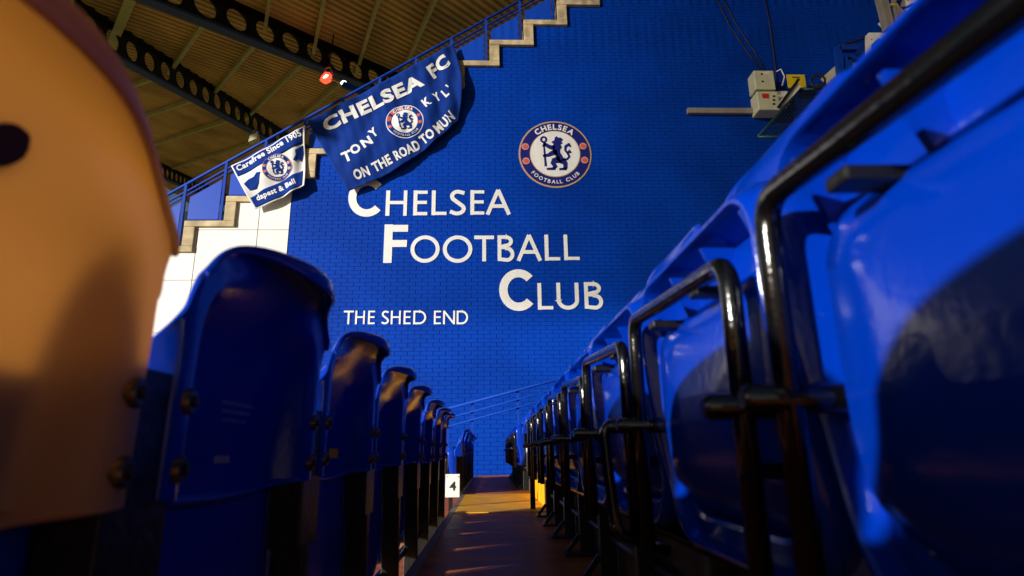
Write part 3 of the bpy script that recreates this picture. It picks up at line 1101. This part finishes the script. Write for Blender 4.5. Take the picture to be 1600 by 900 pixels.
def shell_pt(u, v):
    s_ = abs(u)
    p = lerp_path([(a, b, 0) for a, b in PROF], v)
    q = lerp_path([(a, b, 0) for a, b in FLNG], v)
    k = sm(.40, .48, p.y)
    p = p.lerp(q, sm(.70, .84, s_) * (1 - k) + sm(.0, .9, s_) * k)
    x, z_ = p.x, p.y
    hgt = sm(.20, .50, z_)
    wrap = .004 + .078 * max(0.0, min(1.0, (.440 - z_) / .15))
    z0_ = z_
    # rounded top corners
    z_ -= .055 * hgt ** 2 * max(0, (s_ - .40) / .60) ** 2.6
    y = SW * u * (1 - .07 * hgt ** 5 * s_ ** 4)
    x -= wrap * max(0, (s_ - .93) / .07) ** 1.8
    z_ -= .014 * (1 - s_ ** 2) * (1 - sm(.225, .26, z0_))   # lower edge sags in the middle
    return (x, y, z_ - BZ)


BZ = 0.04


def shell_x(y, z_):
    """depth of the back of the shell at height z_"""
    return min((abs(shell_pt(y / SW, j / 300)[2] - z_), shell_pt(y / SW, j / 300)[0]) for j in range(25, 280))[1]


def shell_mesh():
    m = MB()
    us = [-1, -.99, -.975, -.96, -.945, -.93, -.89, -.84, -.805, -.77, -.735, -.70, -.62, -.5, -.36, -.2, 0]
    us = us + [-q for q in reversed(us[:-1])]
    nv = 40
    vs = [shell_pt(u, j / nv) for j in range(nv + 1) for u in us]
    nu = len(us)
    m.add(vs, [(j * nu + i, j * nu + i + 1, (j + 1) * nu + i + 1, (j + 1) * nu + i) for j in range(nv) for i in range(nu - 1)])
    return m


def rrect(hw, z0, z1, rt, rb, n=7):
    """rounded rectangle in (y, z), counter-clockwise, constant number of points"""
    out = []
    for cy, cz_, r, a in ((hw - rb, z0 + rb, rb, -90), (hw - rt, z1 - rt, rt, 0), (-hw + rt, z1 - rt, rt, 90), (-hw + rb, z0 + rb, rb, 180)):
        for i in range(n + 1):
            th = radians(a + 90 * i / n)
            out.append((cy + r * cos(th), cz_ + r * sin(th)))
    # straight edges get mid points so that the bulge stays smooth
    res = []
    for i, p in enumerate(out):
        res.append(p)
        q = out[(i + 1) % len(out)]
        L_ = sqrt((p[0] - q[0]) ** 2 + (p[1] - q[1]) ** 2)
        if (i + 1) % (n + 1) == 0:
            for t in (.2, .4, .6, .8):
                res.append((p[0] + (q[0] - p[0]) * t, p[1] + (q[1] - p[1]) * t))
    return res


PZ0, PZ1, PHW = -.135, .270, .240


def pan_mesh():
    m = MB()

    def ring(inset, xf, top_extra=0.0):
        rt = max(.012, .062 - inset * .6); rb = max(.02, .105 - inset * .6)
        pts = rrect(PHW - inset, PZ0 + inset, PZ1 - inset - top_extra, rt, rb)
        return [(xf(z_), y, z_) for y, z_ in pts]
    rim = lambda z_: .264 + .030 * (1 - sm(-.08, .16, z_))
    bulge = lambda z_: .303 - .012 * sm(-.1, .05, z_) + .05 * (1 - sm(-.14, -.03, z_))
    rings = [ring(.030, lambda z_: .350), ring(.004, lambda z_: .346), ring(-.001, lambda z_: .338, -.010), ring(-.004, lambda z_: .318, -.016), ring(-.004, lambda z_: max(.298, rim(z_) + .01), -.014), ring(-.001, lambda z_: rim(z_) + .006, -.003), ring(0, lambda z_: rim(z_) + .002), ring(.002, rim), ring(.006, rim), ring(.008, lambda z_: rim(z_) + .004),
             ring(.011, lambda z_: min(.318, rim(z_) + .030)), ring(.018, lambda z_: .317), ring(.036, lambda z_: .309, .004), ring(.042, lambda z_: .312 , .024), ring(.044, lambda z_: bulge(z_) - .002, .040),
             ring(.050, lambda z_: bulge(z_) - .010, .046), ring(.075, lambda z_: bulge(z_) - .015, .046), ring(.12, lambda z_: bulge(z_) - .019, .046), ring(.17, lambda z_: bulge(z_) - .021, .03)]
    n = len(rings[0])
    vs = [p for r in rings for p in r]
    fs = []
    for i in range(len(rings) - 1):
        for k in range(n):
            j = (k + 1) % n
            fs.append((i * n + k, (i + 1) * n + k, (i + 1) * n + j, i * n + j))
    m.add(vs, fs)
    m.f.append(tuple(reversed(range(n))))
    m.f.append(tuple(range((len(rings) - 1) * n, len(rings) * n)))
    return m


def fillet(pts, r, n=6):
    out = [Vector(pts[0])]
    for i in range(1, len(pts) - 1):
        p = Vector(pts[i]); a = (Vector(pts[i - 1]) - p).normalized(); b = (Vector(pts[i + 1]) - p).normalized()
        s0, s1 = p + a * r, p + b * r
        for k in range(n + 1):
            t = k / n
            out.append((1 - t) ** 2 * s0 + 2 * t * (1 - t) * p + t * t * s1)
    out.append(Vector(pts[-1]))
    return out


def make_seat():
    t = thing('stadium_seat', '', 'seat')
    bk = shell_mesh().build('backrest', M['plastic'], t, smooth=True)
    s_ = bk.modifiers.new('solid', 'SOLIDIFY'); s_.thickness = .007; s_.offset = 0
    sb = bk.modifiers.new('sub', 'SUBSURF'); sb.levels = 1; sb.render_levels = 1
    for sy in (-1, 1):
        for zz in (.311 - BZ, .249 - BZ):
            x = shell_x(.215, zz) + .003
            MB().tube([(x - .01, sy * .215, zz), (x + .003, sy * .215, zz), (x + .006, sy * .215, zz)], [.0125, .0125, .010], 18).build('bolt', M['steel'], bk, auto=40)
            MB().tube([(x + .005, sy * .215, zz), (x + .0085, sy * .215, zz), (x + .010, sy * .215, zz)], [.0058, .0058, .004], 10).build('bolt_head', M['dark_metal'], bk, auto=40)
    pan_mesh().build('seat_pan', M['plastic'], t, auto=38)
    for y in (-.20, -.07, .07, .20):
        MB().add([(.270, y - .004, .250), (.318, y - .004, .250), (.318, y - .004, .19), (.300, y - .004, .18), (.270, y + .004, .250), (.318, y + .004, .250), (.318, y + .004, .19), (.300, y + .004, .18)],
                 [(0, 1, 2, 3), (7, 6, 5, 4), (0, 3, 7, 4), (3, 2, 6, 7), (0, 4, 5, 1), (1, 5, 6, 2)]).build('gusset', M['plastic'], t)
    path = fillet([(.246, .212, -.15), (.246, .212, .216), (.246, -.212, .188), (.246, -.212, -.15)], .034)
    MB().tube(path, .0112, 14).build('tube_frame', M['black'], t, smooth=True)
    for y in (-.10, .10):
        bevel(MB().box(.244, .306, y - .014, y + .014, .178, .190).build('clamp', M['black_flat'], t), .003)
    # hinge rods across the frame
    MB().tube([(.206, -.212, .040), (.212, -.212, .040), (.310, -.212, .040)], [.008, .0125, .0125], 14).build('hinge_rod', M['black'], t, auto=40)
    MB().tube([(.206, .212, .040), (.212, .212, .040), (.310, .212, .040)], [.008, .0125, .0125], 14).build('hinge_rod', M['black'], t, auto=40)
    MB().tube([(.236, -.212, -.02), (.30, -.212, -.02)], .008, 10).build('stop_rod', M['black'], t, auto=40)
    # support post at the far end of the seat, its foot and brace
    y0, y1_ = .210, .310
    pp = [(.404, -.395), (.404, .22), (.410, .300), (.414, .335), (.388, .335), (.374, .300), (.370, .2), (.370, -.395)]
    ny = lambda z_: (.224, .266) if z_ < 0 else (.196, .294)
    bevel(MB().prism([(.4035, .08), (.4035, .18), (.4045, .260), (.4055, .295), (.378, .295), (.362, .260), (.354, .16), (.354, .08)], lambda x, z_: (x, y0, z_), lambda x, z_: (x, y1_, z_)).build('support_plate', M['black_flat'], t), .003)
    bevel(MB().box(.350, .402, .243, .277, -.395, .10).build('support_post', M['black_flat'], t), .003)
    MB().box(.285, .395, y0 + .01, y1_ - .01, -.399, -.388).build('foot_plate', M['black_flat'], t)
    MB().bar((.300, .26, -.388), (.350, .26, -.325), .012, .018).build('brace', M['black_flat'], t)
    MB().tube([(.39, -.26, -.27), (.39, .23, -.27)], .012, 8).build('cross_tube', M['black_flat'], t, smooth=True)
    return t


proto = make_seat()
P = 0.52
ordw = ['first', 'second', 'third', 'fourth', 'fifth', 'sixth', 'seventh', 'eighth', 'ninth', 'tenth']
near_r, near_l = 0.293, 0.297
NS = 8
first = True


def place(x, y, z_, label, group):
    global first
    o = proto if first else copy_tree(proto)
    first = False
    o.location = (x, y, z_)
    if y > .9: o.rotation_euler = (radians(rnd.uniform(-.5, .5)), radians(rnd.uniform(-.7, .7)), radians(rnd.uniform(-.9, .9)))
    o['label'] = label
    o['group'] = group
    return o


GR, GL = 'tipped-up blue seats along the upper row on the right', 'seat backs along the lower row on the left'
for i in range(NS):
    lab = 'huge nearest tipped-up blue seat of the right row, cut by the picture edge' if i == 0 else f'tipped-up blue seat with black tube frame, {ordw[i]} along the near right row'
    s_ = place(0, near_r + P * i, 0, lab, GR)
    if i == 2:
        pts = fillet([(.215, -.212, .045), (.200, -.212, .040), (.205, -.212, -.05), (.212, -.212, -.14), (.30, -.212, -.17)], .02)
        MB().tube(pts, .010, 8).build('bracket_strap', M['black'], s_, smooth=True)
for i in range(8):
    place(0, 6.75 + P * i, 0, f'dark far blue seat beyond the yellow aisle on the right, {ordw[i]} from the aisle', 'far seats beyond the aisle on the right')


def recolor(seat, m):
    for ch in seat.children:
        if ch.name.split('.')[0] == 'backrest':
            ch.data = ch.data.copy()
            ch.data.materials[0] = m
            return ch


for i in range(-1, NS):
    if i < 0:
        place(-TREAD, near_l + P * i, -RISE, 'blue seat just out of the picture before the amber seat of the left row', GL)
        continue
    lab = 'amber orange seat back with bolts and a dark disc for its hole, nearest on the left' if i == 0 else f'blue curved seat back of the left row, {ordw[i - 1]} beyond the amber one'
    s_ = place(-TREAD, near_l + P * i, -RISE, lab, GL)
    if i == 0:
        bk = recolor(s_, M['amber'])
        MB().prism([(.050 + .016 * cos(2 * pi * k / 28), .444 - BZ + .0122 * sin(2 * pi * k / 28)) for k in range(28)], lambda y, z_: (shell_x(y, z_) + .0050, y, z_), lambda y, z_: (shell_x(y, z_) - .003, y, z_)).build('hole_disc', M['hole'], bk)  # flat disc on the shell, its dark colour stands for the hole's inner shade
    bk = next(c for c in s_.children if c.name.split('.')[0] == 'backrest')
    if i == 1:
        # worn printed notice and label on the back (too faint to read)
        for r_, (ya, yb) in enumerate(((-.015, .085), (-.010, .085), (.0, .075))):
            y = ya
            zz = .325 - BZ - .0105 * r_
            m = MB()
            while y < yb:
                L_ = rnd.uniform(.004, .010)
                x = shell_x(y, zz) + .0035
                m.box(x, x + .0008, y, min(y + L_, yb), zz, zz + .0048)
                y += L_ + .0028
            m.build('worn_print', M['pale_print'], bk)
        x = shell_x(.02, .257 - BZ) + .0035
        MB().box(x - .003, x + .001, .0, .045, .252 - BZ, .261 - BZ).build('worn_label', M['sticker'], bk)
    if i == 2:
        x = shell_x(.09, .264 - BZ) + .0035
        MB().box(x - .003, x + .001, .05, .13, .252 - BZ, .276 - BZ).build('worn_label', M['yellow'], bk)
for i in range(8):
    place(-TREAD, 6.70 + P * i, -RISE, f'dark far seat back beyond the yellow aisle on the left, {ordw[i]} from the aisle', 'far seats beyond the aisle on the left')

# mounting rails under the rows
for (x, y0, y1_, z_, lab) in ((.352, 0.0, 4.55, -.150, 'black mounting rail with blue sheen under the near right seats'), (.352, 6.45, 10.9, -.150, 'black mounting rail under the far right seats'),
                              (.352 - TREAD, -.1, 4.5, -.150 - RISE, 'black mounting rail under the near left seats'), (.352 - TREAD, 6.4, 10.9, -.150 - RISE, 'black mounting rail under the far left seats')):
    o = MB().tube([(x, y0, z_), (x, y1_, z_)], .017, 10).build('mounting_rail', M['black'], None, smooth=True)
    tag(o, lab, 'rail', 'rails under the seat rows')

# row number sign and end plate
RS = thing('row_sign', 'white sign with black number 4 at the end of the left row', 'sign', (-.298, 5.0, -.328))
bevel(MB().box(-.055, .055, 0, .012, 0, .172).build('sign_plate', M['white_sign'], RS), .003)
text_fit('4', .03, lambda u, v: (-.024 + .05 * u, -.002, .050 + .066 * v)).build('sign_digit', M['print_black'], RS)
for x in (-.045, .045):
    MB().tube([(x, 0.001, .152), (x, -.003, .152)], .004, 8).build('screw', M['dark_metal'], RS)
MB().box(-.03, .0, .013, .04, -.29, .10).build('sign_stake', M['black_flat'], RS)
EP = thing('end_plate', 'narrow white plate at the aisle end of the right seat row', 'plate', (.27, 4.60, -.11))
bevel(MB().box(-.015, .045, 0, .012, -.02, .16).build('plate', M['white_sign'], EP), .003)
MB().box(.01, .045, .013, .05, -.28, .1).build('plate_bracket', M['black_flat'], EP)
